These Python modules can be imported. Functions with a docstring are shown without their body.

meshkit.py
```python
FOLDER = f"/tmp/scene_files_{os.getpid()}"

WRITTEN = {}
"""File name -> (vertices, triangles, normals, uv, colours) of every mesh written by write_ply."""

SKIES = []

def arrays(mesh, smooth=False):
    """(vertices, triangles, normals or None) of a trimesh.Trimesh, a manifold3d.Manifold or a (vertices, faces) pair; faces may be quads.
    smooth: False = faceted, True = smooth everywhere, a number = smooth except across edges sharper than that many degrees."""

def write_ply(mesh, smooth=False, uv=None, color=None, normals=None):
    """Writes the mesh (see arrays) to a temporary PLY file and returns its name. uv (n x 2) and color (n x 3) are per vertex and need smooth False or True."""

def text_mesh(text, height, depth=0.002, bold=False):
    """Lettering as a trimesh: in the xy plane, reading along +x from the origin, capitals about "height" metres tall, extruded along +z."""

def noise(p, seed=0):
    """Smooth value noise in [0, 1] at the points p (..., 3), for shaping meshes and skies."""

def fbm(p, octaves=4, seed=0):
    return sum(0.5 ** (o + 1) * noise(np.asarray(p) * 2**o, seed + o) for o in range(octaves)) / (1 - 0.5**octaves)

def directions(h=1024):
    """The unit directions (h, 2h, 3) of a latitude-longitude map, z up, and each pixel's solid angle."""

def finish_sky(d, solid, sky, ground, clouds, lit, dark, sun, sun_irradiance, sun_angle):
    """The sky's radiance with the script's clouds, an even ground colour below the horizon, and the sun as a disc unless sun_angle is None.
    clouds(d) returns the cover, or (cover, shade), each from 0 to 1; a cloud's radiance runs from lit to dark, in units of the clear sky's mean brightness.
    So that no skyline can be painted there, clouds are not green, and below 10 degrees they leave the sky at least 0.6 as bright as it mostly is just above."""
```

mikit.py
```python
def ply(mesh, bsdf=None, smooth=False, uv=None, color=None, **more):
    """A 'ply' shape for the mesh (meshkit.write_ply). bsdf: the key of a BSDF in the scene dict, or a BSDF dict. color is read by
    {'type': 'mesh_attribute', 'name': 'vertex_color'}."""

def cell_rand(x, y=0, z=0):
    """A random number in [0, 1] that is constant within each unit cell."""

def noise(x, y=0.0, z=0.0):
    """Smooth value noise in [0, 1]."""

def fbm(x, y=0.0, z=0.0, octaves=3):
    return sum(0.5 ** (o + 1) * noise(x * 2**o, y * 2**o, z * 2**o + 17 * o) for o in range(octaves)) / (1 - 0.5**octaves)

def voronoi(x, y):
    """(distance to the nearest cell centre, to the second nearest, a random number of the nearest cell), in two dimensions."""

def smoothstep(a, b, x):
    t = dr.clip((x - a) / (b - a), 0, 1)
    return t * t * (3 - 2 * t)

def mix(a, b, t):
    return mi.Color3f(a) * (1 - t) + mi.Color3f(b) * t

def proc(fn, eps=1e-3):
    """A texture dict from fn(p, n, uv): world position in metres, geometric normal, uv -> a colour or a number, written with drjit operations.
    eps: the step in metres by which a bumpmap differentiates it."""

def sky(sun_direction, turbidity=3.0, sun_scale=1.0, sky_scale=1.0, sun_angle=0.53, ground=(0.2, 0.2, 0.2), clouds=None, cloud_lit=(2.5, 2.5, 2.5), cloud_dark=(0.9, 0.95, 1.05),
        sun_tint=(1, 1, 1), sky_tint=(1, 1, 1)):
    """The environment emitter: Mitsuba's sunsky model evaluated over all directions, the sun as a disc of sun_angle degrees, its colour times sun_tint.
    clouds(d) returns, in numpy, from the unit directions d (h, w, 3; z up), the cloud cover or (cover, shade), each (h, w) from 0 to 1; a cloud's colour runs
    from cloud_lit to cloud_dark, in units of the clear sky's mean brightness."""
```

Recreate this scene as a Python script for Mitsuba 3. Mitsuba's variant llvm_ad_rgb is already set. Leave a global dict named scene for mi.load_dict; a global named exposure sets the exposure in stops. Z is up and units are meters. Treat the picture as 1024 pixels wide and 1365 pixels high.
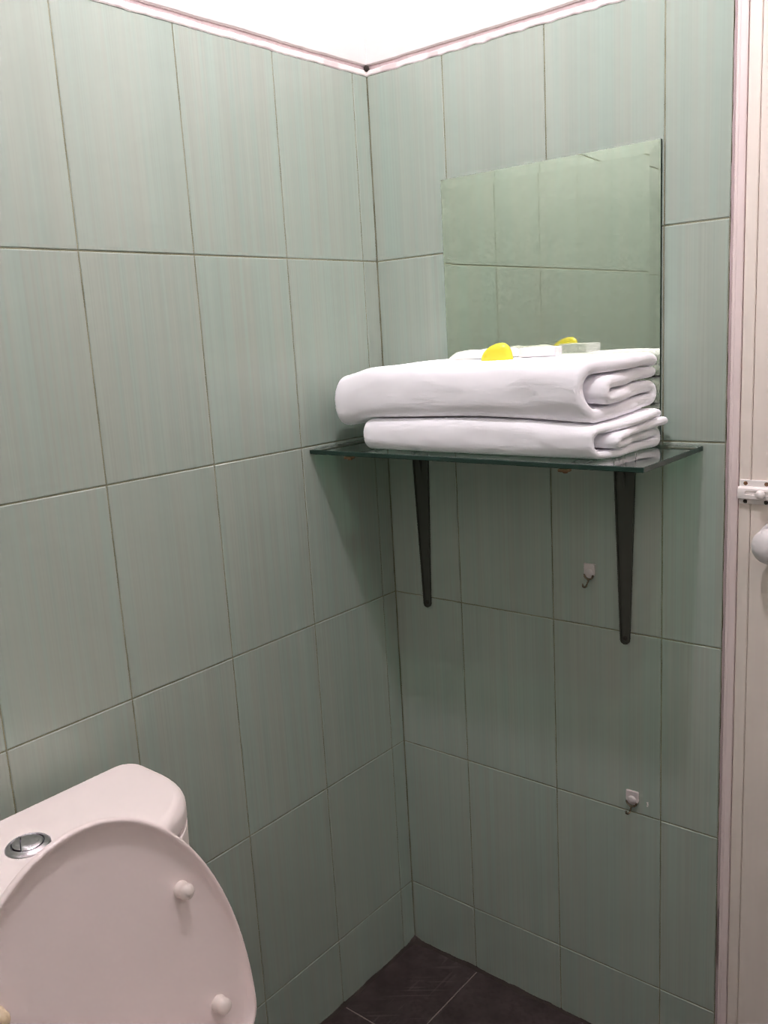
import math
import numpy as np
import trimesh
import drjit as dr
import mitsuba as mi
import manifold3d as m3
import shapely
from shapely.geometry import LineString, Polygon
import mikit
import meshkit
from mikit import proc, noise, fbm, smoothstep, mix

# ------------------------------------------------------------------ camera, light, exposure
exposure = 1.98
scene, labels = {}, {}
CAM = np.array([1.1155, -1.3506, 1.3337])
FWD = np.array([-0.6305, 0.7505, -0.1980])
UPV = np.array([-0.0827, 0.1887, 0.9785])
T4 = mi.ScalarTransform4f
scene['camera'] = {
    'type': 'perspective', 'fov': 2 * math.degrees(math.atan(512 / 1178.0)), 'fov_axis': 'x',
    'near_clip': 0.02, 'far_clip': 50.0,
    'to_world': T4().look_at(origin=CAM.tolist(), target=(CAM + FWD).tolist(), up=UPV.tolist()),
}
LAMP = np.array([0.670, -0.75, 2.46])          # bare bulb hanging below the ceiling, above the frame
LAMP_RADIANCE = (269.0, 256.0, 270.0)

# room: left wall x = 0, wall with mirror and door y = 0
RX, RY, RZ = 1.50, -2.00, 2.60
TOP = 1.798                                      # upper edge of the tiling
ROWS = [0.0, 0.1467, 0.4806, 0.8125, 1.1415, 1.4682, TOP]
DOOR0, DOOR1, DOORZ = 0.669, 1.345, 2.03

# ------------------------------------------------------------------ materials
def bs(key, d):
    scene[key] = {'type': 'twosided', 'bsdf': d}
    return key

def principled(color, rough, **k):
    c = color if isinstance(color, dict) else {'type': 'rgb', 'value': list(color)}
    r = rough if isinstance(rough, dict) else float(rough)
    return {'type': 'principled', 'base_color': c, 'roughness': r, **k}

def tile_uv(p, n):
    left = dr.abs(n.x) > 0.5
    u = dr.select(left, 2.0 - p.y, p.x)
    return u, p.z, left

def tile_color(p, n, uv):
    u, z, left = tile_uv(p, n)
    off = dr.select(left, 2.04, 0.1631)
    wid = dr.select(left, 0.2, 0.2006)
    col = dr.floor((u - off) / wid)
    row = dr.floor((z + 0.185) / 0.332)
    tid = mikit.cell_rand(col, row, dr.select(left, 1.0, 2.0))
    s = u + tid * 3.7
    fine = noise(s * 520.0, z * 5.0, tid * 50)
    mid = noise(s * 170.0, z * 2.2, tid * 90)
    broad = noise(s * 32.0, z * 1.0, tid * 40)
    v = 0.885 + 0.085 * fine + 0.07 * mid + 0.05 * broad + 0.02 * tid
    hue = smoothstep(0.25, 0.8, 0.6 * mid + 0.4 * noise(s * 75.0, z * 1.5, 11.0))
    c = mix((0.368, 0.414, 0.358), (0.338, 0.412, 0.358), hue)
    return c * v

def tile_bump(p, n, uv):
    u, z, left = tile_uv(p, n)
    return noise(u * 260.0, z * 2.0) * 0.6 + noise(u * 24.0, z * 6.0) * 2.0

bs('m_tile', {'type': 'bumpmap', 'arbitrary': proc(tile_bump), 'scale': 0.00006,
              'bsdf': principled(proc(tile_color), 0.24, specular=0.45)})
def grout_color(p, n, uv):
    g = fbm(p.x * 25 + 3, p.y * 25, p.z * 25, 3)
    return mix((0.19, 0.19, 0.125), (0.30, 0.30, 0.215), smoothstep(0.2, 0.8, g))
bs('m_grout', principled(proc(grout_color), 0.9))
def paint_color(p, n, uv):
    g = fbm(p.x * 9, p.y * 9, p.z * 9, 3)
    return mix((0.70, 0.65, 0.635), (0.75, 0.70, 0.685), g)
bs('m_paint', principled(proc(paint_color), 0.75))
bs('m_ceiling', principled((0.46, 0.43, 0.42), 0.8))
def mortar_color(p, n, uv):
    g = fbm(p.x * 45, p.y * 45, p.z * 45, 3)
    return mix((0.66, 0.56, 0.56), (0.84, 0.78, 0.76), smoothstep(0.3, 0.6, g))
bs('m_mortar', principled(proc(mortar_color), 0.85))
def edge_color(p, n, uv):
    g = fbm(p.x * 200, p.y * 200, p.z * 7, 2)
    low = smoothstep(0.62, 0.72, noise(p.z * 16.0, 4.2)) * smoothstep(0.6, 0.1, p.z)
    return mix(mix((0.42, 0.325, 0.33), (0.53, 0.43, 0.43), g), (0.10, 0.07, 0.06), low)
bs('m_edge_mortar', principled(proc(edge_color), 0.9))
def floor_color(p, n, uv):
    a = fbm(p.x * 22, p.y * 22, p.z * 22, 3)
    b = fbm(p.x * 140 + 9, p.y * 140, 2.0, 3)
    c = mix((0.022, 0.0145, 0.0145), (0.043, 0.0300, 0.0300), a)
    sx = p.x * 0.8 + p.y * 0.6
    sy = p.y * 0.8 - p.x * 0.6
    scr = smoothstep(0.72, 0.86, noise(sx * 14, sy * 210, 5.0)) + smoothstep(0.76, 0.88, noise(p.x * 190, p.y * 17, 8.0))
    scr = scr * smoothstep(0.5, 0.75, noise(p.x * 9, p.y * 9, 3.0))
    return mix(c * (0.75 + 0.5 * b), (0.13, 0.10, 0.10), scr * 0.2)
def floor_bump(p, n, uv):
    return fbm(p.x * 60, p.y * 60, 1.0, 4)
bs('m_floor', {'type': 'bumpmap', 'arbitrary': proc(floor_bump), 'scale': 0.0012,
               'bsdf': principled(proc(floor_color), 0.55, specular=0.3)})
bs('m_floor_grout', principled((0.17, 0.135, 0.125), 0.9))
bs('m_dirt', principled((0.03, 0.022, 0.018), 0.95))
def frame_color(p, n, uv):
    g = fbm(p.x * 120, p.y * 120, p.z * 5, 3)
    return mix((0.74, 0.61, 0.60), (0.82, 0.695, 0.68), g)
bs('m_frame', principled(proc(frame_color), 0.45, specular=0.4))
def door_color(p, n, uv):
    g = fbm(p.x * 150, p.y * 50, p.z * 3, 3)
    return mix((0.78, 0.69, 0.625), (0.83, 0.74, 0.675), g)
bs('m_door', principled(proc(door_color), 0.4, specular=0.4))
bs('m_bolt_white', principled((0.82, 0.77, 0.75), 0.3, specular=0.5))
bs('m_knob', principled((0.74, 0.70, 0.70), 0.25, specular=0.5))
bs('m_rust', principled((0.16, 0.075, 0.035), 0.7))
bs('m_dark_hole', principled((0.03, 0.025, 0.02), 0.8))
bs('m_ceramic', principled((0.88, 0.785, 0.765), 0.14, specular=0.5))
bs('m_lid', principled((0.87, 0.755, 0.74), 0.3, specular=0.4))
bs('m_bumper', principled((0.74, 0.66, 0.62), 0.35))
bs('m_bumper_aged', principled((0.70, 0.56, 0.38), 0.4))
bs('m_chrome', {'type': 'roughconductor', 'material': 'Cr', 'alpha': 0.10})
bs('m_bracket', principled((0.060, 0.062, 0.052), 0.45, metallic=0.2, specular=0.4))
bs('m_hook_plate', principled((0.62, 0.56, 0.55), 0.5))
bs('m_hook_wire', {'type': 'roughconductor', 'specular_reflectance': {'type': 'rgb', 'value': [0.22, 0.17, 0.12]}, 'alpha': 0.35})
bs('m_mirror', {'type': 'conductor', 'specular_reflectance': {'type': 'rgb', 'value': [0.775, 0.845, 0.735]}})
bs('m_backing', principled((0.035, 0.032, 0.028), 0.8))
def terry_bump(p, n, uv):
    return noise(p.x * 620, p.y * 620, p.z * 620) + 1.4 * noise(p.x * 260, p.y * 260, p.z * 260)
bs('m_towel', {'type': 'bumpmap', 'arbitrary': proc(terry_bump, 4e-4), 'scale': 0.00045,
               'bsdf': principled((0.89, 0.875, 0.91), 0.95, specular=0.1, sheen=0.3)})
bs('m_paper', principled((0.86, 0.85, 0.80), 0.5))
bs('m_card', principled((0.80, 0.79, 0.80), 0.5))
bs('m_yellow', principled((0.90, 0.76, 0.05), 0.4))
bs('m_holder', principled((0.85, 0.83, 0.8), 0.4))
# green tinted glass of the shelf: clear faces, dark edges
scene['m_glass'] = {'type': 'thindielectric', 'int_ior': 1.52,
                    'specular_transmittance': {'type': 'rgb', 'value': [0.46, 0.63, 0.54]}}
bs('m_glass_edge', principled((0.010, 0.030, 0.022), 0.3, specular=0.4))

# ------------------------------------------------------------------ helpers
_taken = set()
def thing(name, label=None, cat=None, group=None, kind=None):
    key, i = name, 0
    while key in _taken:
        i += 1
        key = f'{name}_{i:03d}'
    _taken.add(key)
    d = {}
    if label: d['label'] = label
    if cat: d['category'] = cat
    if group: d['group'] = group
    if kind: d['kind'] = kind
    labels[key] = d
    return key

_count = {}
def part(parent, name, mesh, mat, smooth=False, label=None):
    base = f'{parent}__{name}'
    n = _count.get(base, 0)
    _count[base] = n + 1
    key = base if n == 0 else f'{base}_{n:03d}'
    scene[key] = mesh if isinstance(mesh, dict) else mikit.ply(mesh, mat, smooth=smooth)
    if label: labels[key] = {'label': label}
    return key

def solo(name, mesh, mat, smooth=False, **k):
    key = thing(name, **k)
    scene[key] = mikit.ply(mesh, mat, smooth=smooth)
    return key

def box(x0, x1, y0, y1, z0, z1):
    b = trimesh.creation.box((abs(x1 - x0), abs(y1 - y0), abs(z1 - z0)))
    b.apply_translation(((x0 + x1) / 2, (y0 + y1) / 2, (z0 + z1) / 2))
    return b

def rbox(x0, x1, y0, y1, z0, z1, r, seg=3):
    """box with rounded edges: hull of spheres"""
    s = m3.Manifold.sphere(r, 4 * seg)
    bits = []
    for x in (x0 + r, x1 - r):
        for y in (y0 + r, y1 - r):
            for z in (z0 + r, z1 - r):
                bits.append(s.translate((x, y, z)))
    return tm(m3.Manifold.batch_hull(bits))

def tm(m):
    q = m.to_mesh()
    return trimesh.Trimesh(q.vert_properties[:, :3], q.tri_verts, process=False)

def tomani(t):
    return m3.Manifold(m3.Mesh(np.asarray(t.vertices, np.float32), np.asarray(t.faces, np.uint32)))

def cat(*ms):
    return trimesh.util.concatenate(list(ms))

def loft(rings, cap0=True, cap1=True):
    """rings: list of (n,3) closed rings with equal n; caps are fans"""
    n = len(rings[0])
    v = np.vstack(rings)
    f = []
    for i in range(len(rings) - 1):
        a = i * n + np.arange(n)
        b = i * n + (np.arange(n) + 1) % n
        f.append(np.stack([a, b, b + n], 1))
        f.append(np.stack([a, b + n, a + n], 1))
    extra = []
    if cap0:
        extra.append(rings[0].mean(0)); c = len(v) + len(extra) - 1
        f.append(np.stack([np.full(n, c), (np.arange(n) + 1) % n, np.arange(n)], 1))
    if cap1:
        o = (len(rings) - 1) * n
        extra.append(rings[-1].mean(0)); c = len(v) + len(extra) - 1
        f.append(np.stack([np.full(n, c), o + np.arange(n), o + (np.arange(n) + 1) % n], 1))
    if extra: v = np.vstack([v, np.array(extra)])
    m = trimesh.Trimesh(v, np.vstack(f), process=False)
    if m.volume < 0: m.invert()
    return m

def lathe(profile, seg=40):
    return trimesh.creation.revolve(np.array(profile), sections=seg)

def frame_at(m, origin, ex, ey, ez):
    M = np.eye(4); M[:3, 0] = ex; M[:3, 1] = ey; M[:3, 2] = ez; M[:3, 3] = origin
    m = m.copy(); m.apply_transform(M)
    return m

def out_of_back(m, x, z, y=0.0):
    """lathe/extrusion built along +z placed so that +z points out of the back wall (-y)"""
    return frame_at(m, (x, y, z), (1, 0, 0), (0, 0, 1), (0, -1, 0))

def tube(points, r, sides=10):
    p = np.asarray(points, float)
    t = np.gradient(p, axis=0); t /= np.linalg.norm(t, axis=1, keepdims=True)
    ref = np.array([0.31, 0.2, 0.93])
    a = np.cross(t, ref); a /= np.linalg.norm(a, axis=1, keepdims=True)
    b = np.cross(t, a)
    ang = np.linspace(0, 2 * np.pi, sides, endpoint=False)
    r = np.broadcast_to(r, (len(p),))
    rings = [p[i] + r[i] * (np.cos(ang)[:, None] * a[i] + np.sin(ang)[:, None] * b[i]) for i in range(len(p))]
    return loft(rings)

rng = np.random.default_rng(7)

# ------------------------------------------------------------------ tiles
def tile_mesh(a0, a1, z0, z1, place, depth=0.008, ch=0.0011, gap=0.0011, jit=True):
    """closed slab with chamfered front edges; place(u, z, d) -> xyz with d = distance out of the wall"""
    a0, a1, z0, z1 = a0 + gap, a1 - gap, z0 + gap, z1 - gap
    d = rng.uniform(-0.0003, 0.0003, 4) if jit else np.zeros(4)
    c4 = lambda i: [(a0 + i, z0 + i), (a1 - i, z0 + i), (a1 - i, z1 - i), (a0 + i, z1 - i)]
    v = [place(u, z, -depth) for u, z in c4(0)]
    v += [place(u, z, -ch * 0.75) for u, z in c4(0)]
    v += [place(u, z, d[k]) for k, (u, z) in enumerate(c4(ch))]
    q = [[0, 3, 2, 1], [8, 9, 10, 11]]
    for k in range(4):
        j = (k + 1) % 4
        q += [[k, j, 4 + j, 4 + k], [4 + k, 4 + j, 8 + j, 8 + k]]
    m = trimesh.Trimesh(np.array(v), np.vstack([[[a, b, c], [a, c, e]] for a, b, c, e in q]), process=False)
    if m.volume < 0: m.invert()
    return m

GROUT_IN = -0.0014
TEND = 0.6628
# left wall
wl = thing('wall_left', label='left wall of tall green-grey streaked tiles under a white painted band', kind='structure')
part(wl, 'backing', box(-0.10, GROUT_IN, RY - 0.1, 0.0, -0.1, TOP + 0.004), 'm_grout')
cols = [0.0, 0.0400] + [0.04 + 0.2 * k for k in range(1, 11)]
cols = [c for c in cols if c < 2.0] + [2.0]
for r in range(6):
    for k in range(len(cols) - 1):
        part(wl, 'tile', tile_mesh(cols[k], cols[k + 1], ROWS[r] + (0.002 if r == 0 else 0), ROWS[r + 1],
                                   lambda u, z, d: (d, -u, z)), 'm_tile')
# back wall
wb = thing('wall_back', label='wall of tall green-grey streaked tiles carrying the mirror and the door', kind='structure')
part(wb, 'backing', box(-0.10, TEND - 0.0003, -GROUT_IN, 0.1, -0.1, TOP + 0.004), 'm_grout')
for r in range(6):
    xs = [0.0, 0.1631, 0.3637, 0.5644, TEND]
    if r == 5: xs = [0.0, 0.1685, 0.3670, 0.5650, TEND + 0.0005]
    for k in range(4):
        part(wb, 'tile', tile_mesh(xs[k], xs[k + 1], ROWS[r] + (0.002 if r == 0 else 0), ROWS[r + 1],
                                   lambda u, z, d: (u, -d, z)), 'm_tile')

def wavy_strip(axis, length, z0, z1, out, amp, seed):
    """mortar smear along the tile top: bottom edge uneven"""
    n = 240
    s = np.linspace(0, length, n)
    lo = z0 + amp * (meshkit.fbm(np.stack([s * 55, s * 0 + seed, s * 0], -1), 3) - 0.5) * 2
    hi = z1 + 0.0012 * (meshkit.fbm(np.stack([s * 40, s * 0 + seed + 9, s * 0], -1), 3) - 0.5) * 2
    rings = []
    for i in range(n):
        prof = [(-0.02, lo[i]), (out * 0.4, lo[i]), (out, lo[i] + 0.002), (out, hi[i] - 0.001), (out * 0.3, hi[i]), (-0.02, hi[i])]
        if axis == 'y': rings.append(np.array([(d, -s[i], z) for d, z in prof]))
        else: rings.append(np.array([(s[i], -d, z) for d, z in prof]))
    return loft(rings)
part(wl, 'mortar_strip', wavy_strip('y', 0.84, TOP - 0.0015, TOP + 0.0085, 0.0022, 0.0016, 1.0), 'm_mortar')
part(wb, 'mortar_strip', wavy_strip('x', DOOR0, TOP - 0.0015, TOP + 0.0085, 0.0022, 0.0022, 5.0), 'm_mortar')
part(wl, 'groove', box(-0.10, -0.0035, -0.84, 0.0, TOP + 0.004, TOP + 0.02), 'm_edge_mortar')
part(wb, 'groove', box(-0.10, DOOR0, 0.0035, 0.1, TOP + 0.004, TOP + 0.02), 'm_edge_mortar')
def upper_wall(axis, length):
    n = 160
    s = np.linspace(0, length, n)
    lo = TOP + 0.0165 + 0.0011 * (meshkit.fbm(np.stack([s * 30, s * 0 + 3, s * 0 + (axis == 'x')], -1), 3) - 0.5) * 2
    rings = []
    for i in range(n):
        prof = [(-0.10, lo[i]), (-0.001, lo[i]), (0.001, lo[i] + 0.002), (0.001, RZ), (-0.10, RZ)]
        rings.append(np.array([(d, -s[i], z) if axis == 'y' else (s[i], -d, z) for d, z in prof]))
    return loft(rings)
part(wl, 'painted_upper', upper_wall('y', 0.84), 'm_paint')
part(wl, 'backing', box(-0.10, GROUT_IN, RY - 0.1, -0.8405, TOP, RZ), 'm_grout')
for z0, z1 in ((TOP, TOP + 0.331), (TOP + 0.331, RZ)):
    for k in range(len(cols) - 1):
        if cols[k] > 0.8:
            part(wl, 'tile', tile_mesh(cols[k], cols[k + 1], z0, z1, lambda u, z, d: (d, -u, z)), 'm_tile')
part(wb, 'painted_upper', upper_wall('x', DOOR0), 'm_paint')
part(wb, 'painted_lintel', box(DOOR0, RX, -0.003, 0.1, DOORZ + 0.02, RZ), 'm_paint')
part(wb, 'jamb_side', box(DOOR1 + 0.016, RX, 0.0, 0.1, 0, DOORZ + 0.02), 'm_paint')
# little dark hole where the groove meets in the corner
blob = trimesh.creation.icosphere(2, 0.0055)
blob.vertices *= 1 + 0.5 * (meshkit.noise(blob.vertices * 300, 4)[:, None] - 0.5)
blob.apply_translation((0.003, -0.003, TOP + 0.0115))
part(wl, 'corner_crack', blob, 'm_dirt', smooth=True, label='dark crack in the corner on top of the tiles')
# rough mortar edge between tiles and door frame
def edge_strip():
    n = 320
    z = np.linspace(0, DOORZ + 0.02, n)
    a = TEND + 0.0008 + 0.0011 * (meshkit.fbm(np.stack([z * 60, z * 0, z * 0 + 2], -1), 4) - 0.5) * 2
    d = 0.0006 * (meshkit.fbm(np.stack([z * 80, z * 0 + 7, z * 0 + 2], -1), 3) - 0.5) * 2
    rings = [np.array([(a[i] - 0.001, 0.06, z[i]), (DOOR0 + 0.002, 0.06, z[i]), (DOOR0 + 0.002, 0.004 + d[i], z[i]), (a[i] + 0.001, 0.0015 + d[i], z[i]), (a[i] - 0.0006, 0.0022 + d[i], z[i])]) for i in range(n)]
    return loft(rings)
part(wb, 'edge_mortar', edge_strip(), 'm_edge_mortar', smooth=40, label='rough mauve mortar joint beside the door frame')
# adhesive residue marks on the tile
for (x, z, r) in ((0.541, 0.5065, 0.0022), (0.5415, 0.5035, 0.0016), (0.5408, 0.5005, 0.0018)):
    m = trimesh.creation.icosphere(2, r); m.vertices *= (0.9, 0.25, 0.8); m.apply_translation((x, 0, z))
    part(wb, 'glue_mark', m, 'm_bolt_white', smooth=True)

# floor
fl = thing('floor', label='dark brown slate-look floor tiles with thin lighter joints', kind='structure')
part(fl, 'bed', box(-0.1, RX + 0.1, RY - 0.1, 0.1, -0.1, -0.0012), 'm_floor_grout')
fx = [0.0, 0.168] + [0.168 + 0.25 * k for k in range(1, 6)]
fx = [v for v in fx if v < RX] + [RX]
fy = [0.0, 0.243] + [0.243 + 0.25 * k for k in range(1, 8)]
fy = [v for v in fy if v < 2.0] + [2.0]
for i in range(len(fx) - 1):
    for j in range(len(fy) - 1):
        part(fl, 'tile', tile_mesh(fx[i], fx[i + 1], fy[j], fy[j + 1], lambda u, z, d: (u, -z, d), gap=0.0014), 'm_floor')
# dirt along the foot of the walls
def dirt_line(axis, length):
    n = 200
    s = np.linspace(0.0, length, n)
    w = 0.004 + 0.010 * meshkit.fbm(np.stack([s * 28, s * 0 + (axis == 'x'), s * 0], -1), 3) ** 1.6
    h = 0.0025 + 0.006 * meshkit.fbm(np.stack([s * 33, s * 0 + 5, s * 0 + (axis == 'x')], -1), 3) ** 1.6
    w += 0.010 * np.exp(-(s / 0.02) ** 2); h += 0.006 * np.exp(-(s / 0.015) ** 2)
    rings = []
    for i in range(n):
        prof = [(-0.002, -0.001), (w[i], -0.001), (w[i] * 0.5, h[i] * 0.3 + 0.0006), (0.0009, h[i]), (-0.002, h[i])]
        rings.append(np.array([(d, -s[i], z) if axis == 'y' else (s[i], -d, z) for d, z in prof]))
    return loft(rings)
part(fl, 'grime', dirt_line('y', 0.9), 'm_dirt', smooth=40, label='dark grime in the joint along the foot of the wall')
part(fl, 'grime', dirt_line('x', DOOR0), 'm_dirt', smooth=40, label='dark grime in the joint along the foot of the wall')

ce = thing('ceiling', label='grey painted ceiling above the frame', kind='structure')
scene[ce] = mikit.ply(box(-0.1, RX + 0.1, RY - 0.1, 0.1, RZ, RZ + 0.1), 'm_ceiling')
# the two walls behind the camera: the same tiles, told apart by nothing in the photograph
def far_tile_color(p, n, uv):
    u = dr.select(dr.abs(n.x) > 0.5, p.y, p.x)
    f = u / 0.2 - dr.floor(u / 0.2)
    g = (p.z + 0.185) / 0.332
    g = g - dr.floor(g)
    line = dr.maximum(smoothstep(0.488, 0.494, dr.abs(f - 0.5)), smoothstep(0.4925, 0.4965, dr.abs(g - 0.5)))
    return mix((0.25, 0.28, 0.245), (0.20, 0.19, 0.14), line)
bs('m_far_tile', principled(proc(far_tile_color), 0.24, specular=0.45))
wr = thing('wall_right', label='right wall behind the camera with green tiles', kind='structure')
part(wr, 'tiling', box(RX, RX + 0.1, RY - 0.1, 0.1, 0, TOP), 'm_far_tile')
part(wr, 'painted_upper', box(RX, RX + 0.1, RY - 0.1, 0.1, TOP, RZ), 'm_paint')
wf = thing('wall_front', label='wall behind the camera with green tiles', kind='structure')
part(wf, 'tiling', box(0, RX, RY - 0.1, RY, 0, TOP), 'm_far_tile')
part(wf, 'painted_upper', box(0, RX, RY - 0.1, RY, TOP, RZ), 'm_paint')

# ------------------------------------------------------------------ door
do = thing('door_1', label='pale cream door with a grooved stile in a pinkish frame beside the tiles', kind='structure')
FW = 0.0150
def vprism(pts, z0, z1):
    m = trimesh.creation.extrude_polygon(Polygon(pts), z1 - z0, engine='earcut')
    m.apply_translation((0, 0, z0)); return m
frame_prof = [(DOOR0, 0.09), (DOOR0, -0.0035), (DOOR0 + 0.0012, -0.005), (DOOR0 + 0.0042, -0.005), (DOOR0 + 0.0054, -0.004),
              (DOOR0 + FW - 0.002, -0.004), (DOOR0 + FW - 0.0004, -0.0028), (DOOR0 + FW - 0.0004, 0.012), (DOOR0 + FW + 0.012, 0.045), (DOOR0 + FW + 0.012, 0.09)]
part(do, 'frame', vprism(frame_prof, 0, DOORZ), 'm_frame', label='narrow pinkish door frame post')
part(do, 'frame', vprism([(DOOR0 + DOOR1 + 0.015 - x, y) for x, y in frame_prof], 0, DOORZ), 'm_frame')
part(do, 'frame_head', box(DOOR0, DOOR1 + 0.015, -0.005, 0.09, DOORZ, DOORZ + 0.02), 'm_frame')
L0, L1 = DOOR0 + FW + 0.0006, DOOR1 - 0.001
ST = 0.702
stile = lambda a, b: vprism([(a, 0.038), (a, -0.0012), (a + 0.0015, -0.003), (b - 0.0014, -0.003), (b - 0.0002, -0.0016), (b - 0.0002, 0.038)], 0.008, DOORZ - 0.003)
part(do, 'stile', stile(L0, ST), 'm_door')
part(do, 'stile', stile(L1 - (ST - L0), L1), 'm_door')
b0, b1 = ST + 0.0006, L1 - (ST - L0) - 0.0006
part(do, 'panel', vprism([(b0, 0.036), (b0, -0.0012), (b0 + 0.0012, -0.0024), (b1 - 0.0012, -0.0024), (b1, -0.0012), (b1, 0.036)], 0.008, DOORZ - 0.003), 'm_door')

# barrel bolt
bo = do + '__bolt'
BX0, BX1, BZ0, BZ1, BY = 0.6858, 0.768, 1.0515, 1.0885, -0.0030
part(bo, 'plate', rbox(BX0, BX1, BY - 0.003, BY - 0.0001, BZ0, BZ1, 0.0013), 'm_bolt_white', smooth=30)
zc = (BZ0 + BZ1) / 2 - 0.0012
prof = [(-0.0096, 0.0), (-0.0092, 0.0056), (-0.0078, 0.0074), (-0.002, 0.0080), (0.003, 0.0079), (0.0072, 0.0070), (0.0090, 0.0046), (0.0096, 0.0)]
bar = trimesh.creation.extrude_polygon(Polygon(prof), BX1 - BX0 - 0.001, engine='earcut')
bar = frame_at(bar, (BX0 + 0.0005, BY - 0.0028, zc), (0, 0, 1), (0, -1, 0), (1, 0, 0))
if bar.volume < 0: bar.invert()
slot = tm(m3.Manifold.batch_hull([m3.Manifold.cylinder(0.02, 0.0031, 0.0031, 20).rotate((90, 0, 0)).translate((x, BY - 0.0050, zc + 0.0012)) for x in (BX0 + 0.0135, BX0 + 0.055)]))
body = tomani(bar) - tomani(slot)
part(bo, 'barrel', tm(body), 'm_bolt_white', smooth=35)
part(bo, 'bolt_rod', frame_at(trimesh.creation.cylinder(0.0042, 0.07, sections=20), ((BX0 + 0.045), BY - 0.0046, zc + 0.0012), (0, 0, 1), (0, 1, 0), (1, 0, 0)), 'm_bolt_white', smooth=30)
kn = lathe([(0.0, 0.0), (0.0035, 0.0), (0.0036, 0.006), (0.0055, 0.009), (0.0068, 0.0125), (0.0064, 0.0165), (0.004, 0.0195), (0.0, 0.0205)], 28)
part(bo, 'bolt_knob', out_of_back(kn, 0.7215, zc + 0.0012, BY - 0.0055), 'm_bolt_white', smooth=True)
for x in (0.6955, 0.7255, 0.758):
    for z, mt in ((BZ1 - 0.0055, 'm_rust'), (BZ0 + 0.0040, 'm_dark_hole')):
        sc = lathe([(0, 0), (0.0031, 0), (0.0029, 0.0007), (0.002, 0.0010), (0.0, 0.0011)], 18)
        part(bo, 'screw', out_of_back(sc, x, z, BY - 0.0029), mt, smooth=30, label='rusty screw head')
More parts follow.
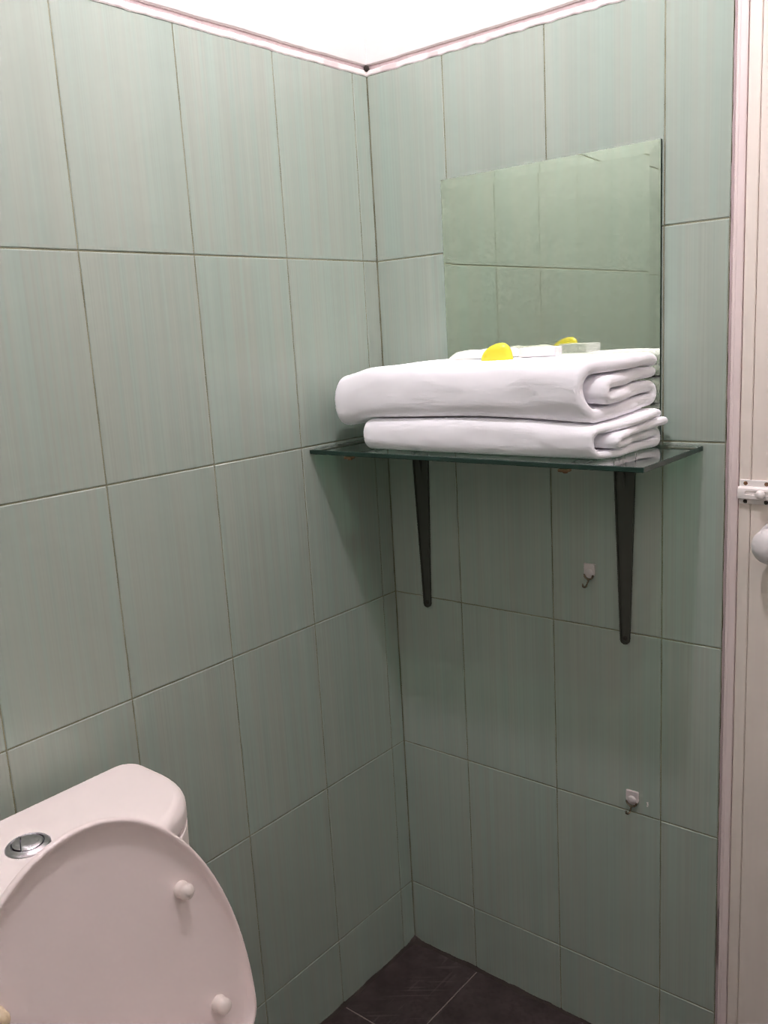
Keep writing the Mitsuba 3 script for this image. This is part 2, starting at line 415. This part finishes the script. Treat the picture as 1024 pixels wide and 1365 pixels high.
# door knob
dk = do + '__knob'
labels[do + '__bolt'] = {'label': 'white barrel bolt with rusty screws'}
labels[do + '__knob'] = {'label': 'round pale door knob'}
KX, KZ = 0.7445, 0.9985
part(dk, 'rose', out_of_back(lathe([(0, 0), (0.0300, 0), (0.0300, 0.002), (0.027, 0.006), (0.016, 0.008), (0, 0.008)], 48), KX, KZ, -0.0025), 'm_knob', smooth=40)
part(dk, 'neck', out_of_back(lathe([(0, 0), (0.012, 0), (0.011, 0.014), (0.013, 0.022), (0, 0.022)], 32), KX, KZ, -0.009), 'm_knob', smooth=40)
part(dk, 'ball', out_of_back(lathe([(0, 0), (0.012, 0.0), (0.0205, 0.005), (0.0265, 0.014), (0.0270, 0.022), (0.0240, 0.031), (0.017, 0.037), (0.008, 0.0395), (0, 0.040)], 48), KX, KZ, -0.022), 'm_knob', smooth=True)
part(dk, 'set_pin', frame_at(trimesh.creation.cylinder(0.0009, 0.006, sections=10), (KX - 0.0305, -0.0060, KZ + 0.001), (0, 0, 1), (0, 1, 0), (1, 0, 0)), 'm_dark_hole', smooth=30)

# ------------------------------------------------------------------ mirror
mr = thing('wall_mirror', 'frameless mirror with slanted polished borders hanging on the tiles behind the folded towels', 'mirror')
MX0, MX1, MZ0, MZ1 = 0.1610, 0.5625, 1.1425, 1.5920
def rect(i, y): return np.array([(MX0 + i, y, MZ0 + i), (MX1 - i, y, MZ0 + i), (MX1 - i, y, MZ1 - i), (MX0 + i, y, MZ1 - i)])
BV, YF = 0.0172, -0.0080
fr = np.vstack([rect(0, YF + 0.00045), rect(BV, YF)])
q = [[4, 5, 6, 7]] + [[k, (k + 1) % 4, 4 + (k + 1) % 4, 4 + k] for k in range(4)]
part(mr, 'glass', trimesh.Trimesh(fr, np.vstack([[[a, b, c], [a, c, e]] for a, b, c, e in q]), process=False), 'm_mirror', label='silvered glass with a slanted border')
part(mr, 'glass_edge', box(MX0, MX1, YF + 0.0008, -0.0024, MZ0, MZ1), 'm_glass_edge', label='dark glass edge')
part(mr, 'backing', box(MX0 + 0.003, MX1 - 0.002, -0.0022, -0.0004, MZ0 + 0.003, MZ1 - 0.003), 'm_backing')

# ------------------------------------------------------------------ shelf and brackets
SX0, SX1, SY0, SZ0, SZ1 = 0.0010, 0.6290, -0.2215, 1.1284, 1.1362
sh = thing('glass_shelf', 'green tinted glass shelf in the tiled corner carrying two folded white towels', 'shelf')
def glass_faces():
    c = [(SX0, SY0), (SX1, SY0), (SX1, -0.0006), (SX0, -0.0006)]
    i = 0.0008
    c = [(SX0 + i, SY0 + i), (SX1 - i, SY0 + i), (SX1 - i, -0.0006 - i), (SX0 + i, -0.0006 - i)]
    v = [(x, y, SZ1) for x, y in c] + [(x, y, SZ0) for x, y in c]
    return trimesh.Trimesh(np.array(v), [[0, 1, 2], [0, 2, 3], [6, 5, 4], [7, 6, 4]], process=False)
def glass_rim():
    def rr(i, z): return np.array([(SX0 + i, SY0 + i, z), (SX1 - i, SY0 + i, z), (SX1 - i, -0.0006 - i, z), (SX0 + i, -0.0006 - i, z)])
    i = 0.0008
    return loft([rr(i, SZ0), rr(0, SZ0 + i), rr(0, SZ1 - i), rr(i, SZ1)], False, False)
part(sh, 'pane', glass_faces(), 'm_glass', label='clear green glass sheet')
part(sh, 'edge', glass_rim(), 'm_glass_edge', label='dark green polished edge')
def shelf_bracket(xc, label, group):
    b = thing('shelf_bracket', label, 'shelf bracket', group)
    zt, zb = SZ0 - 0.0022, 0.792
    # wall leg: tapered pressed channel with a rounded foot
    outline, inner = [], []
    wt, wb_ = 0.0195, 0.0082
    n = 14
    def side(shrink):
        pts = [(xc - wt + shrink, zt)]
        pts += [(xc - (wb_ - shrink) * math.cos(a), zb + wb_ - (wb_ - shrink) * math.sin(a)) for a in np.linspace(0, math.pi, n)]
        pts += [(xc + wt - shrink, zt)]
        return pts
    leg = trimesh.creation.extrude_polygon(Polygon(side(0)), 0.0022, engine='earcut')
    rim = Polygon(side(0)).difference(Polygon(side(0.0022)).union(shapely.box(xc - wt + 0.0022, zt - 0.03, xc + wt - 0.0022, zt + 0.01)))
    rimm = trimesh.creation.extrude_polygon(rim, 0.0052, engine='earcut')
    part(b, 'wall_leg', cat(out_of_back(leg, 0, 0, -0.0003), out_of_back(rimm, 0, 0, -0.0003)), 'm_bracket', label='tapered dark steel leg against the wall')
    # arm under the glass, tapering to the front
    yl = 0.213
    prof = [(xc - wt, 0.0025), (xc + wt, 0.0025)] + [(xc + wb_ * math.cos(a), yl - wb_ + wb_ * math.sin(a)) for a in np.linspace(0, math.pi, n)]
    arm = trimesh.creation.extrude_polygon(Polygon(prof), 0.0020, engine='earcut')
    arm.vertices[:, 1] *= -1; arm.invert(); arm.apply_translation((0, 0, zt))
    part(b, 'arm', arm, 'm_bracket')
    # curved web joining leg and arm
    web = [(0.002, zt)] + [(0.002 + 0.05 * (1 - math.sin(a)), zt - 0.05 * (1 - math.cos(a))) for a in np.linspace(math.pi / 2, 0, 12)][::-1]
    web = [(0.002, zt), (0.062, zt)] + [(0.062 - 0.060 * math.sin(a), zt - 0.075 + 0.075 * math.cos(a)) for a in np.linspace(0.15, math.pi / 2, 12)]
    w = trimesh.creation.extrude_polygon(Polygon(web), 0.0024, engine='earcut')
    w = frame_at(w, (xc - 0.0012, 0, 0), (0, -1, 0), (0, 0, 1), (1, 0, 0))
    if w.volume < 0: w.invert()
    part(b, 'web', w, 'm_bracket')
    s = lathe([(0, 0), (0.0042, 0), (0.0038, 0.0012), (0.002, 0.002), (0, 0.0021)], 20)
    part(b, 'screw', out_of_back(s, xc, zb + 0.0105, -0.0024), 'm_dark_hole', smooth=30, label='dark screw head in the foot')
    part(b, 'screw', out_of_back(s, xc - 0.011, zt - 0.012, -0.0024), 'm_dark_hole', smooth=30)
    # rusty fixing at the arm's tip below the glass edge
    c = cat(rbox(xc - 0.008, xc + 0.009, -yl - 0.001, -yl + 0.012, zt - 0.0048, zt - 0.0002, 0.0016),
            frame_at(lathe([(0, 0), (0.0042, 0), (0.0036, 0.0025), (0, 0.003)], 16), (xc + 0.002, -yl + 0.005, zt - 0.0042), (1, 0, 0), (0, -1, 0), (0, 0, -1)))
    part(b, 'fixing', c, 'm_rust', smooth=35, label='rusty fixing at the tip of the arm')
    return b
shelf_bracket(0.0830, 'tapered dark steel bracket under the glass shelf, nearer the wall corner', 'brackets under the glass shelf')
shelf_bracket(0.5020, 'tapered dark steel bracket under the glass shelf, nearer the door', 'brackets under the glass shelf')

# ------------------------------------------------------------------ hooks
def wall_hook(x0, z1, w, label, tilt):
    h = thing('adhesive_hook', label, 'hook', 'white adhesive hooks below the shelf')
    x1 = x0 + w; hh = 0.027
    pts = [(x0, z1 - 0.001), (x0 + 0.001, z1), (x1 - 0.001, z1), (x1, z1 - 0.001), (x1, z1 - hh * 0.62)]
    xc = (x0 + x1) / 2
    pts += [(xc + w / 2 * math.cos(a), z1 - hh * 0.62 - hh * 0.36 * math.sin(a)) for a in np.linspace(0.15, math.pi - 0.15, 14)]
    pts += [(x0, z1 - hh * 0.62)]
    P = Polygon(pts)
    base = trimesh.creation.extrude_polygon(P, 0.0018, engine='earcut')
    face = trimesh.creation.extrude_polygon(P.buffer(-0.0012), 0.0010, engine='earcut'); face.apply_translation((0, 0, 0.0017))
    boss = trimesh.creation.icosphere(3, 1.0); boss.vertices *= (w * 0.36, hh * 0.30, 0.0042); boss.apply_translation((xc, z1 - hh * 0.62, 0.0018))
    part(h, 'plate', cat(out_of_back(base, 0, 0, -0.0002), out_of_back(face, 0, 0, -0.0002), out_of_back(boss, 0, 0, -0.0002)), 'm_hook_plate', smooth=30, label='small white shield-shaped plate')
    zc = z1 - hh * 0.70
    a = np.linspace(math.pi * 1.02, math.pi * 1.98, 16)
    yoke = np.stack([xc + w * 0.40 * np.cos(a), np.full(16, -0.0052), zc + hh * 0.32 * np.sin(a) * 1.0], -1)
    zb = yoke[:, 2].min()
    t = np.linspace(0, 1, 20)
    drop = [(xc, -0.0052, zb + 0.0005), (xc - tilt * 0.3, -0.0062, zb - 0.005)]
    b = np.linspace(0, math.pi * 1.15, 14)
    zz = zb - 0.0085
    curl = [(xc - tilt * 0.6 - 0.0018 * (1 - math.cos(q)), -0.0065 - 0.0045 * (1 - math.cos(q)), zz - 0.0048 * math.sin(q)) for q in b]
    part(h, 'wire', cat(tube(yoke, 0.00145, 8), tube(np.array(drop + curl), 0.0014, 8)), 'm_hook_wire', smooth=40, label='rusty wire hook')
wall_hook(0.4262, 0.9258, 0.0205, 'small white adhesive hook on the tiles between the shelf brackets, upper of two', 0.004)
wall_hook(0.5022, 0.5222, 0.0235, 'small white adhesive hook near the floor across a tile joint, lower of two', 0.003)

# ------------------------------------------------------------------ towels
def spiral(D, t, H, loop_in):
    """centre line of a towel folded in a spiral, (y from the front, z), four layers of thickness t in height H"""
    g = (H - 4 * t) / 3.0
    z1, z2, z3, z4 = t / 2, 1.5 * t + g, 2.5 * t + 2 * g, 3.5 * t + 3 * g
    arc = lambda c, rx, ry, a0, a1, e=2.0, n=24: [(c[0] + rx * np.sign(math.cos(a)) * abs(math.cos(a)) ** (2 / e), c[1] + ry * np.sign(math.sin(a)) * abs(math.sin(a)) ** (2 / e)) for a in np.linspace(a0, a1, n)]
    R = (z4 - z1) / 2; r = (z2 - z1) / 2; r2 = (z3 - z2) / 2
    p = [(D - t * 0.75, z4 - 0.0045), (D - 0.025, z4 - 0.001), (D - 0.06, z4)]
    p += arc((t / 2 + R * 0.75, (z1 + z4) / 2), R * 0.75, R, math.pi / 2, 1.5 * math.pi, 2.7, 48)
    p += [(D * 0.6, z1)]
    p += arc((D - t / 2 - r, (z1 + z2) / 2), r, r, -math.pi / 2, math.pi / 2)
    p += [(D * 0.5, z2)]
    p += arc((loop_in + r2, (z2 + z3) / 2), r2, r2, 1.5 * math.pi, math.pi / 2)
    p += [(D * 0.5, z3), (D - t * 0.6, z3 - 0.0005)]
    return LineString(p)

def towel(x0, x1, yfront, z0, D, t, H, seam, seed, end_rnd, droop, ridges, skew, loop_in):
    line = spiral(D, t, H, loop_in)
    N = 300
    sv = np.linspace(0, line.length, N)
    c = np.array([line.interpolate(q).coords[0] for q in sv])
    for _ in range(3):
        c[1:-1] = 0.25 * c[:-2] + 0.5 * c[1:-1] + 0.25 * c[2:]
    tg = np.gradient(c, axis=0); tg /= np.linalg.norm(tg, axis=1, keepdims=True)
    nm = np.stack([-tg[:, 1], tg[:, 0]], -1)
    hw = t * 0.485 * (1 + 0.03 * np.sin(sv * 41 + seed))[:, None]
    capa = np.linspace(-math.pi / 2, math.pi / 2, 11)[1:-1]
    cap1 = hw[-1] * (np.cos(capa)[:, None] * tg[-1] + np.sin(capa)[:, None] * nm[-1])
    cap0 = hw[0] * (-np.cos(capa)[:, None] * tg[0] - np.sin(capa)[:, None] * nm[0])
    cl = np.vstack([c, np.repeat(c[-1:], 9, 0), c[::-1], np.repeat(c[:1], 9, 0)])
    off = np.vstack([-nm * hw, cap1, (nm * hw)[::-1], cap0])
    s_on = np.concatenate([sv, np.full(9, sv[-1]), sv[::-1], np.full(9, sv[0])])
    n = len(cl)
    # every layer ends a little differently at the open end
    xe_off = 0.011 * (meshkit.fbm(np.stack([s_on * 14, s_on * 0 + seed, s_on * 0], -1), 2) - 0.5) * 2
    sf = sv[np.argmin(c[:, 0])]
    front = np.exp(-((s_on - sf) / 0.055) ** 2)
    xe_off = xe_off - 0.024 * front
    re = t * 0.5
    st = np.concatenate([x0 + end_rnd * (1 - np.cos(np.linspace(0, np.pi / 2, 16))), np.linspace(x0 + end_rnd, x1 - re, 130)[1:], x1 - re + re * np.sin(np.linspace(0, np.pi / 2, 9)[1:])])
    rings = []
    zm, ym = H * 0.5, D * 0.52
    for i, x in enumerate(st):
        u = np.clip((x0 + end_rnd - x) / end_rnd, 0, 1)
        k = (1 - u ** 2.2) ** (1 / 2.2) if u > 0 else 1.0      # bull nose at the folded end
        e = np.clip((x - (x1 - re)) / re, 0, 1)
        m = math.sqrt(max(0.0, 1 - e * e))
        y = cl[:, 0] + off[:, 0] * m
        z = cl[:, 1] + off[:, 1] * m
        y = ym + (y - ym) * (0.55 + 0.45 * k)
        z = zm + (z - zm) * max(k, 0.02)
        w = smoothstep_np(0.35, 1.0, (x - x0) / (x1 - x0))
        X = np.full(n, x) + xe_off * w + skew * (y - D * 0.5) * w
        zf = z / H
        P = np.stack([X * 8, y * 9 + seed * 3.1, z * 15], -1)
        lo = (meshkit.fbm(P, 3, seed) - 0.5)
        P2 = np.stack([X * 34, y * 34 + seed, z * 40], -1)
        hi = (meshkit.fbm(P2, 3, seed + 3) - 0.5)
        frontness = smoothstep_np(0.06, 0.0, y)
        y = y + frontness * (0.015 * lo + 0.0010 * hi)
        z = z + zf * (1 - zf) * 4 * (0.007 * lo) + zf * 0.0012 * hi
        # sit between the surface below and the one above
        bot, top = seam[0](x, y), seam[1](x, y)
        z = bot + (z / H) * (top - bot)
        if droop:
            z = z - droop * smoothstep_np(x0 + 0.085, x0 + 0.01, X) * (1 - 0.45 * zf)
        if ridges:
            amp = 0.0009 * smoothstep_np(x0 + 0.045, x0 + 0.035, X) * smoothstep_np(x0 + 0.002, x0 + 0.012, X)
            rr = np.sin((X - x0) * 2 * np.pi / 0.0085) * amp
            y = y - rr * frontness; z = z + rr * (zf > 0.8)
        rings.append(np.stack([X, yfront + y, z], -1))
    return loft(rings, True, False)

def smoothstep_np(a, b, x):
    t = np.clip((np.asarray(x, float) - a) / (b - a), 0, 1)
    return t * t * (3 - 2 * t)

SEAM = lambda x, y: 1.1905 + 0.0045 * np.exp(-((x - 0.33) / 0.13) ** 2) - 0.004 * smoothstep_np(0.42, 0.56, x) * smoothstep_np(0.10, 0.0, y) + 0.010 * smoothstep_np(0.03, 0.19, y) * smoothstep_np(0.1, 0.5, x)
low = towel(0.098, 0.570, -0.2000, 0, 0.186, 0.0128, 0.0585, (lambda x, y: SZ1 + 0.0004 + 0 * y, lambda x, y: SEAM(x, y) - 0.0012), 3, 0.022, 0.0, False, 0.05, 0.034)
TOPZ = lambda x, y: 1.2795 - 0.009 * smoothstep_np(0.20, 0.05, x) + 0.004 * smoothstep_np(0.0, 0.15, y) + 0.003 * np.sin(x * 17) * smoothstep_np(0.1, 0.0, y)
up = towel(0.038, 0.562, -0.2030, 0, 0.188, 0.0186, 0.086, (lambda x, y: SEAM(x, y) + 0.0006, TOPZ), 8, 0.026, 0.017, True, 0.07, 0.036)
solo('bath_towel', low, 'm_towel', smooth=True, label='folded white terry towel lying directly on the glass shelf, lower of two', cat='towel', group='folded white towels on the shelf')
solo('bath_towel', up, 'm_towel', smooth=True, label='folded white terry towel on top of the other towel, carrying packets', cat='towel', group='folded white towels on the shelf')

# packets on the towels
def pouch(L, W, H, seed, crimp=0.004):
    """flat paper packet: pillow with crimped rim, built along x, y"""
    n = 41
    u, w = np.meshgrid(np.linspace(-1, 1, n), np.linspace(-1, 1, n), indexing='ij')
    prof = np.clip((1 - np.abs(u) ** 6) * (1 - np.abs(w) ** 6), 0, 1) ** 0.6
    wr = meshkit.fbm(np.stack([u * 3 + seed, w * 3, u * 0], -1), 3) - 0.5
    zt = H * prof * (1 + 0.35 * wr) + 0.0004
    zb = -0.0003 + 0 * prof
    top = np.stack([u * L / 2, w * W / 2, zt], -1).reshape(-1, 3)
    bot = np.stack([u * L / 2, w * W / 2, zb], -1).reshape(-1, 3)
    idx = np.arange(n * n).reshape(n, n)
    a, b, c, d = idx[:-1, :-1].ravel(), idx[1:, :-1].ravel(), idx[1:, 1:].ravel(), idx[:-1, 1:].ravel()
    f = [np.stack([a, b, c], 1), np.stack([a, c, d], 1), np.stack([a, c, b], 1) + n * n, np.stack([a, d, c], 1) + n * n]
    rim = np.concatenate([idx[:, 0], idx[-1, 1:], idx[-2::-1, -1], idx[0, -2:0:-1]])
    r2 = np.roll(rim, -1)
    f += [np.stack([rim, rim + n * n, r2 + n * n], 1), np.stack([rim, r2 + n * n, r2], 1)]
    m = trimesh.Trimesh(np.vstack([top, bot]), np.vstack(f), process=False)
    m.fix_normals()
    return m
def rz(m, deg, at, tilt=(0, 0)):
    m = m.copy()
    R = trimesh.transformations.euler_matrix(math.radians(tilt[0]), math.radians(tilt[1]), math.radians(deg))
    m.apply_transform(R); m.apply_translation(at); return m
solo('paper_packet', rz(pouch(0.125, 0.060, 0.013, 1), 6, (0.287, -0.066, 1.2836), (0, -1)), 'm_paper', smooth=35,
     label='flat white paper packet lying on the upper towel behind the yellow packet', cat='packet')
solo('soap_box', rz(rbox(-0.030, 0.030, -0.019, 0.019, 0, 0.0145, 0.0012), 12, (0.392, -0.075, 1.2832)), 'm_card', smooth=30,
     label='small white carton at the right of the packets on the upper towel', cat='box')
def yellow_pack():
    n = 40
    a = np.linspace(0, math.pi, n)
    shape = [(0.006 + 0.0215 * math.cos(q) * (1.55 if q > math.pi / 2 else 0.55), 0.0245 * math.sin(q) ** (1.15 if q > math.pi / 2 else 0.6)) for q in a]
    rings = []
    P = Polygon(shape)
    for k, (s, d) in enumerate(((0.0, -0.009), (0.55, -0.0085), (0.85, -0.006), (1.0, -0.001), (1.0, 0.001), (0.85, 0.006), (0.55, 0.0085), (0.0, 0.009))):
        s = max(s, 0.02)
        rings.append(np.array([(x * s, d, 0.006 * (1 - s) + z * s) for x, z in shape]))
    return loft(rings)
solo('soap_sachet', rz(yellow_pack().apply_scale(1.28), 4, (0.343, -0.118, 1.2775), (14, 0)), 'm_yellow', smooth=40,
     label='small bright yellow rounded sachet on the upper towel', cat='sachet')

# ------------------------------------------------------------------ toilet
to = thing('toilet', 'white close-coupled toilet with its lid raised, beside the left tiled wall', 'toilet')
TY = -0.899
def dplan(x0, hd, hw, e, z, xb, n=96):
    """plan outline: straight back at xb with small corner radius, superelliptic front; in xyz at z"""
    a = np.linspace(-math.pi / 2, math.pi / 2, n)
    px = x0 + hd * np.sign(np.cos(a)) * np.abs(np.cos(a)) ** (2 / e)
    py = hw * np.sign(np.sin(a)) * np.abs(np.sin(a)) ** (2 / e)
    pts = list(zip(px, py))
    r = 0.034
    pts += [(xb + r + (x0 - xb - r) * (1 - s), hw) for s in np.linspace(0.1, 1, 8)]
    pts += [(xb + r - r * math.sin(q), hw - r + r * math.cos(q)) for q in np.linspace(0, math.pi / 2, 10)[1:]]
    pts += [(xb, (hw - r) * s) for s in np.linspace(1, -1, 18)[1:-1]]
    pts += [(xb + r - r * math.cos(q), -hw + r - r * math.sin(q)) for q in np.linspace(0, math.pi / 2, 10)]
    pts += [(xb + r + (x0 - xb - r) * s, -hw) for s in np.linspace(0.1, 0.9, 7)]
    return np.array([(x, TY + y, z) for x, y in pts])
def inset_ring(ring, d):
    c = ring[:, :2]; t = np.roll(c, -1, 0) - np.roll(c, 1, 0); t /= np.linalg.norm(t, axis=1, keepdims=True) + 1e-12
    nrm = np.stack([-t[:, 1], t[:, 0]], -1)
    if np.sum(nrm * (c.mean(0) - c)) < 0: nrm = -nrm
    o = ring.copy(); o[:, :2] += nrm * d; return o
def raise_to(ring, z):
    o = ring.copy(); o[:, 2] = z; return o
CT, LT = 0.7500, 0.0340
plan = dplan(0.100, 0.156, 0.2185, 2.75, 0, 0.040)
lidr = [raise_to(inset_ring(plan, 0.008), CT - LT), raise_to(inset_ring(plan, 0.002), CT - LT + 0.0005), raise_to(plan, CT - LT + 0.003)]
R = 0.017
for a in np.linspace(0, math.pi / 2, 9):
    lidr.append(raise_to(inset_ring(plan, R * (1 - math.cos(a))), CT - R + R * math.sin(a) - 0.001))
last = lidr[-1].copy(); cen = last.mean(0)
for q in (0.85, 0.6, 0.3):
    o = last.copy(); o[:, :2] = cen[:2] + (last[:, :2] - cen[:2]) * q; o[:, 2] = CT - 0.001 + 0.001 * min(1.0, (1 - q) * 3); lidr.append(o)
part(to, 'cistern_lid', loft(lidr), 'm_ceramic', smooth=40)
body = []
for z, ins in ((0.372, 0.035), (0.378, 0.028), (0.42, 0.022), (0.55, 0.010), (0.66, 0.002), (CT - LT - 0.0075, 0.0005), (CT - LT - 0.0062, 0.002)):
    body.append(raise_to(inset_ring(plan, ins), z))
part(to, 'cistern', loft(body), 'm_ceramic', smooth=40)
# flush button: chrome dome with two halves
bx, by = 0.141, -0.8965
ring_ = lathe([(0, 0), (0.0268, 0), (0.0266, 0.0014), (0.0245, 0.0038), (0.0205, 0.0056), (0.0195, 0.0052), (0.0190, 0.0015), (0.0, 0.0010)], 64)
ring_.apply_translation((bx, by, CT - 0.0003))
part(to, 'cistern_lid__flush_button', ring_, 'm_chrome', smooth=35, label='round chrome dual flush button')
dome = lathe([(0, 0), (0.0180, 0), (0.0180, 0.0042), (0.0160, 0.0060), (0.011, 0.0074), (0.0, 0.0082)], 64)
dm = tomani(dome)
for sgn, rise in ((1, 0.0), (-1, 0.0016)):
    w = m3.Manifold.cube((0.08, 0.08, 0.05), True).translate((sgn * 0.0407 - 0.0075, 0, 0)).rotate((0, 0, 62))
    t_ = tm(dm ^ w); t_.apply_translation((bx, by, CT + 0.0006 + rise))
    part(to, 'cistern_lid__button_half', t_, 'm_chrome', smooth=30)

# raised lid: plane x = .30 - .10 (z - .42), underside towards the room
LX, LTI, HZ = 0.300, 0.10, 0.425
ez = np.array([-LTI, 0, 1.0]); ez /= np.linalg.norm(ez)
ex = np.array([1.0, 0, LTI]); ex /= np.linalg.norm(ex)       # out of the underside
ey = np.array([0, 1.0, 0])
ZW = (0.492 - HZ) / ez[2]; ZT = (0.8135 - HZ) / ez[2]; HA = 0.2030
def lid_outline(n=180):
    pts = []
    for a in np.linspace(-0.0, math.pi, 110):
        e = 2.03
        pts.append((HA * np.sign(math.cos(a)) * abs(math.cos(a)) ** (2 / e), ZW + (ZT - ZW) * abs(math.sin(a)) ** (2 / e)))
    def low(s): return HA - (HA - 0.165) * s ** 3.5
    left = [(-low(s), ZW * (1 - s)) for s in np.linspace(0, 1, 24)[1:]]
    P = Polygon(pts + left + [(-x, z) for x, z in left[::-1]])
    P = P.buffer(-0.02).buffer(0.02, quad_segs=12)
    r = P.exterior
    return np.array([r.interpolate(s, normalized=True).coords[0] for s in np.linspace(0, 1, n, endpoint=False)])
lo = lid_outline()
def inset2(p, d):
    q = Polygon(p).buffer(-d, quad_segs=16) if d > 0 else Polygon(p)
    r = q.exterior
    # keep correspondence: nearest along the inward normal
    t = np.roll(p, -1, 0) - np.roll(p, 1, 0); t /= np.linalg.norm(t, axis=1, keepdims=True)
    nrm = np.stack([-t[:, 1], t[:, 0]], -1)
    if np.sum(nrm * (p.mean(0) - p)) < 0: nrm = -nrm
    return p + nrm * d
O = np.array([LX, TY, HZ])
def lid_ring(d, h):
    q = inset2(lo, min(d, 0.016))
    if d > 0.016:
        q = q.mean(0) + (q - q.mean(0)) * (1 - (d - 0.016) / 0.19)
    return O + q[:, :1] * ey + q[:, 1:] * ez + h * ex
rings = [lid_ring(0.030, -0.0170), lid_ring(0.010, -0.0150), lid_ring(0.003, -0.0100), lid_ring(0.0003, -0.006), lid_ring(0.0, -0.002), lid_ring(0.0012, 0.0008),
         lid_ring(0.0035, 0.0014), lid_ring(0.0060, 0.0006), lid_ring(0.0082, -0.0030), lid_ring(0.011, -0.0058), lid_ring(0.018, -0.0082), lid_ring(0.028, -0.0098), lid_ring(0.038, -0.0103), lid_ring(0.060, -0.0105)]
part(to, 'lid', loft(rings), 'm_lid', smooth=True, label='raised white plastic lid seen from its underside')
bprof = [(0, -0.003), (0.0102, -0.003), (0.0106, 0.001), (0.0101, 0.0055), (0.0088, 0.0080), (0.0096, 0.0105), (0.0100, 0.0140), (0.0088, 0.0175), (0.0048, 0.0196), (0.0, 0.020)]
for (y, z, mt, lab) in ((-0.7740, 0.6720, 'm_bumper', 'white rubber bumper'), (-0.7490, 0.5000, 'm_bumper', 'white rubber bumper'),
                        (-1.0160, 0.6620, 'm_bumper_aged', 'yellowed rubber bumper'), (-1.053, 0.4995, 'm_bumper', 'white rubber bumper')):
    o = np.array([LX - LTI * (z - 0.42), y, z]) - 0.0104 * ex
    part(to, 'lid__bumper', frame_at(lathe(bprof, 28), o, ey, ez, ex), mt, smooth=50, label=lab)
for s in (-1, 1):
    part(to, 'hinge', frame_at(trimesh.creation.cylinder(0.010, 0.045, sections=24), (LX - 0.012, TY + s * 0.085, HZ - 0.006), (0, 0, 1), (1, 0, 0), (0, 1, 0)), 'm_lid', smooth=30)
# bowl and seat (below the frame)
def oval(z, x0, x1, hw, e=2.2, n=80):
    a = np.linspace(0, 2 * math.pi, n, endpoint=False)
    c, s = np.cos(a), np.sin(a)
    return np.stack([(x0 + x1) / 2 + (x1 - x0) / 2 * np.sign(c) * np.abs(c) ** (2 / e), TY + hw * np.sign(s) * np.abs(s) ** (2 / e), np.full(n, z)], -1)
bowl = [oval(0.0, 0.16, 0.54, 0.115, 3), oval(0.012, 0.16, 0.54, 0.115, 3), oval(0.03, 0.17, 0.53, 0.108, 3), oval(0.16, 0.15, 0.54, 0.105, 2.6), oval(0.26, 0.10, 0.62, 0.150),
        oval(0.33, 0.07, 0.675, 0.178), oval(0.362, 0.065, 0.685, 0.186), oval(0.370, 0.07, 0.680, 0.181),
        oval(0.370, 0.30, 0.640, 0.130), oval(0.345, 0.305, 0.635, 0.127), oval(0.25, 0.34, 0.56, 0.085), oval(0.20, 0.38, 0.50, 0.050)]
part(to, 'bowl', loft(bowl), 'm_ceramic', smooth=40)
seat = []
for h, di in ((0.0, 0.0), (0.012, -0.003), (0.019, 0.004), (0.022, 0.018), (0.021, 0.036), (0.014, 0.052), (0.0, 0.055)):
    seat.append(oval(0.375 + h, 0.285 + di, 0.690 - di, 0.187 - di))
part(to, 'seat', loft(seat + [seat[0]], False, False), 'm_lid', smooth=50)

# ------------------------------------------------------------------ lamp
la = thing('ceiling_lamp', 'bulb under a shallow white shade hanging from the ceiling above the frame', 'lamp')
hp = lathe([(0, 0), (0.045, 0), (0.045, -0.010), (0.032, -0.022), (0.022, -0.030), (0.021, -0.085), (0, -0.085)], 40)
hp.apply_translation((LAMP[0], LAMP[1], RZ)); hp.fix_normals()
part(la, 'holder', hp, 'm_holder', smooth=40)
sd = lathe([(0.020, 0.062), (0.060, 0.056), (0.105, 0.040), (0.106, 0.042), (0.061, 0.059), (0.020, 0.065), (0.020, 0.062)], 48)
sd.apply_translation(LAMP.tolist()); sd.fix_normals()
part(la, 'shade', sd, 'm_holder', smooth=40)
bulb = lathe([(0, -0.062), (0.012, -0.060), (0.026, -0.050), (0.036, -0.032), (0.040, -0.012), (0.039, 0.006), (0.032, 0.028), (0.022, 0.046), (0.017, 0.064), (0, 0.064)], 32)
bulb.vertices *= (0.7, 0.7, 0.8)
bulb.apply_translation(LAMP.tolist()); bulb.fix_normals()
kk = f'{la}__bulb'
scene[kk] = mikit.ply(bulb, 'm_holder', smooth=False)
scene[kk]['emitter'] = {'type': 'area', 'radiance': {'type': 'rgb', 'value': list(LAMP_RADIANCE)}}
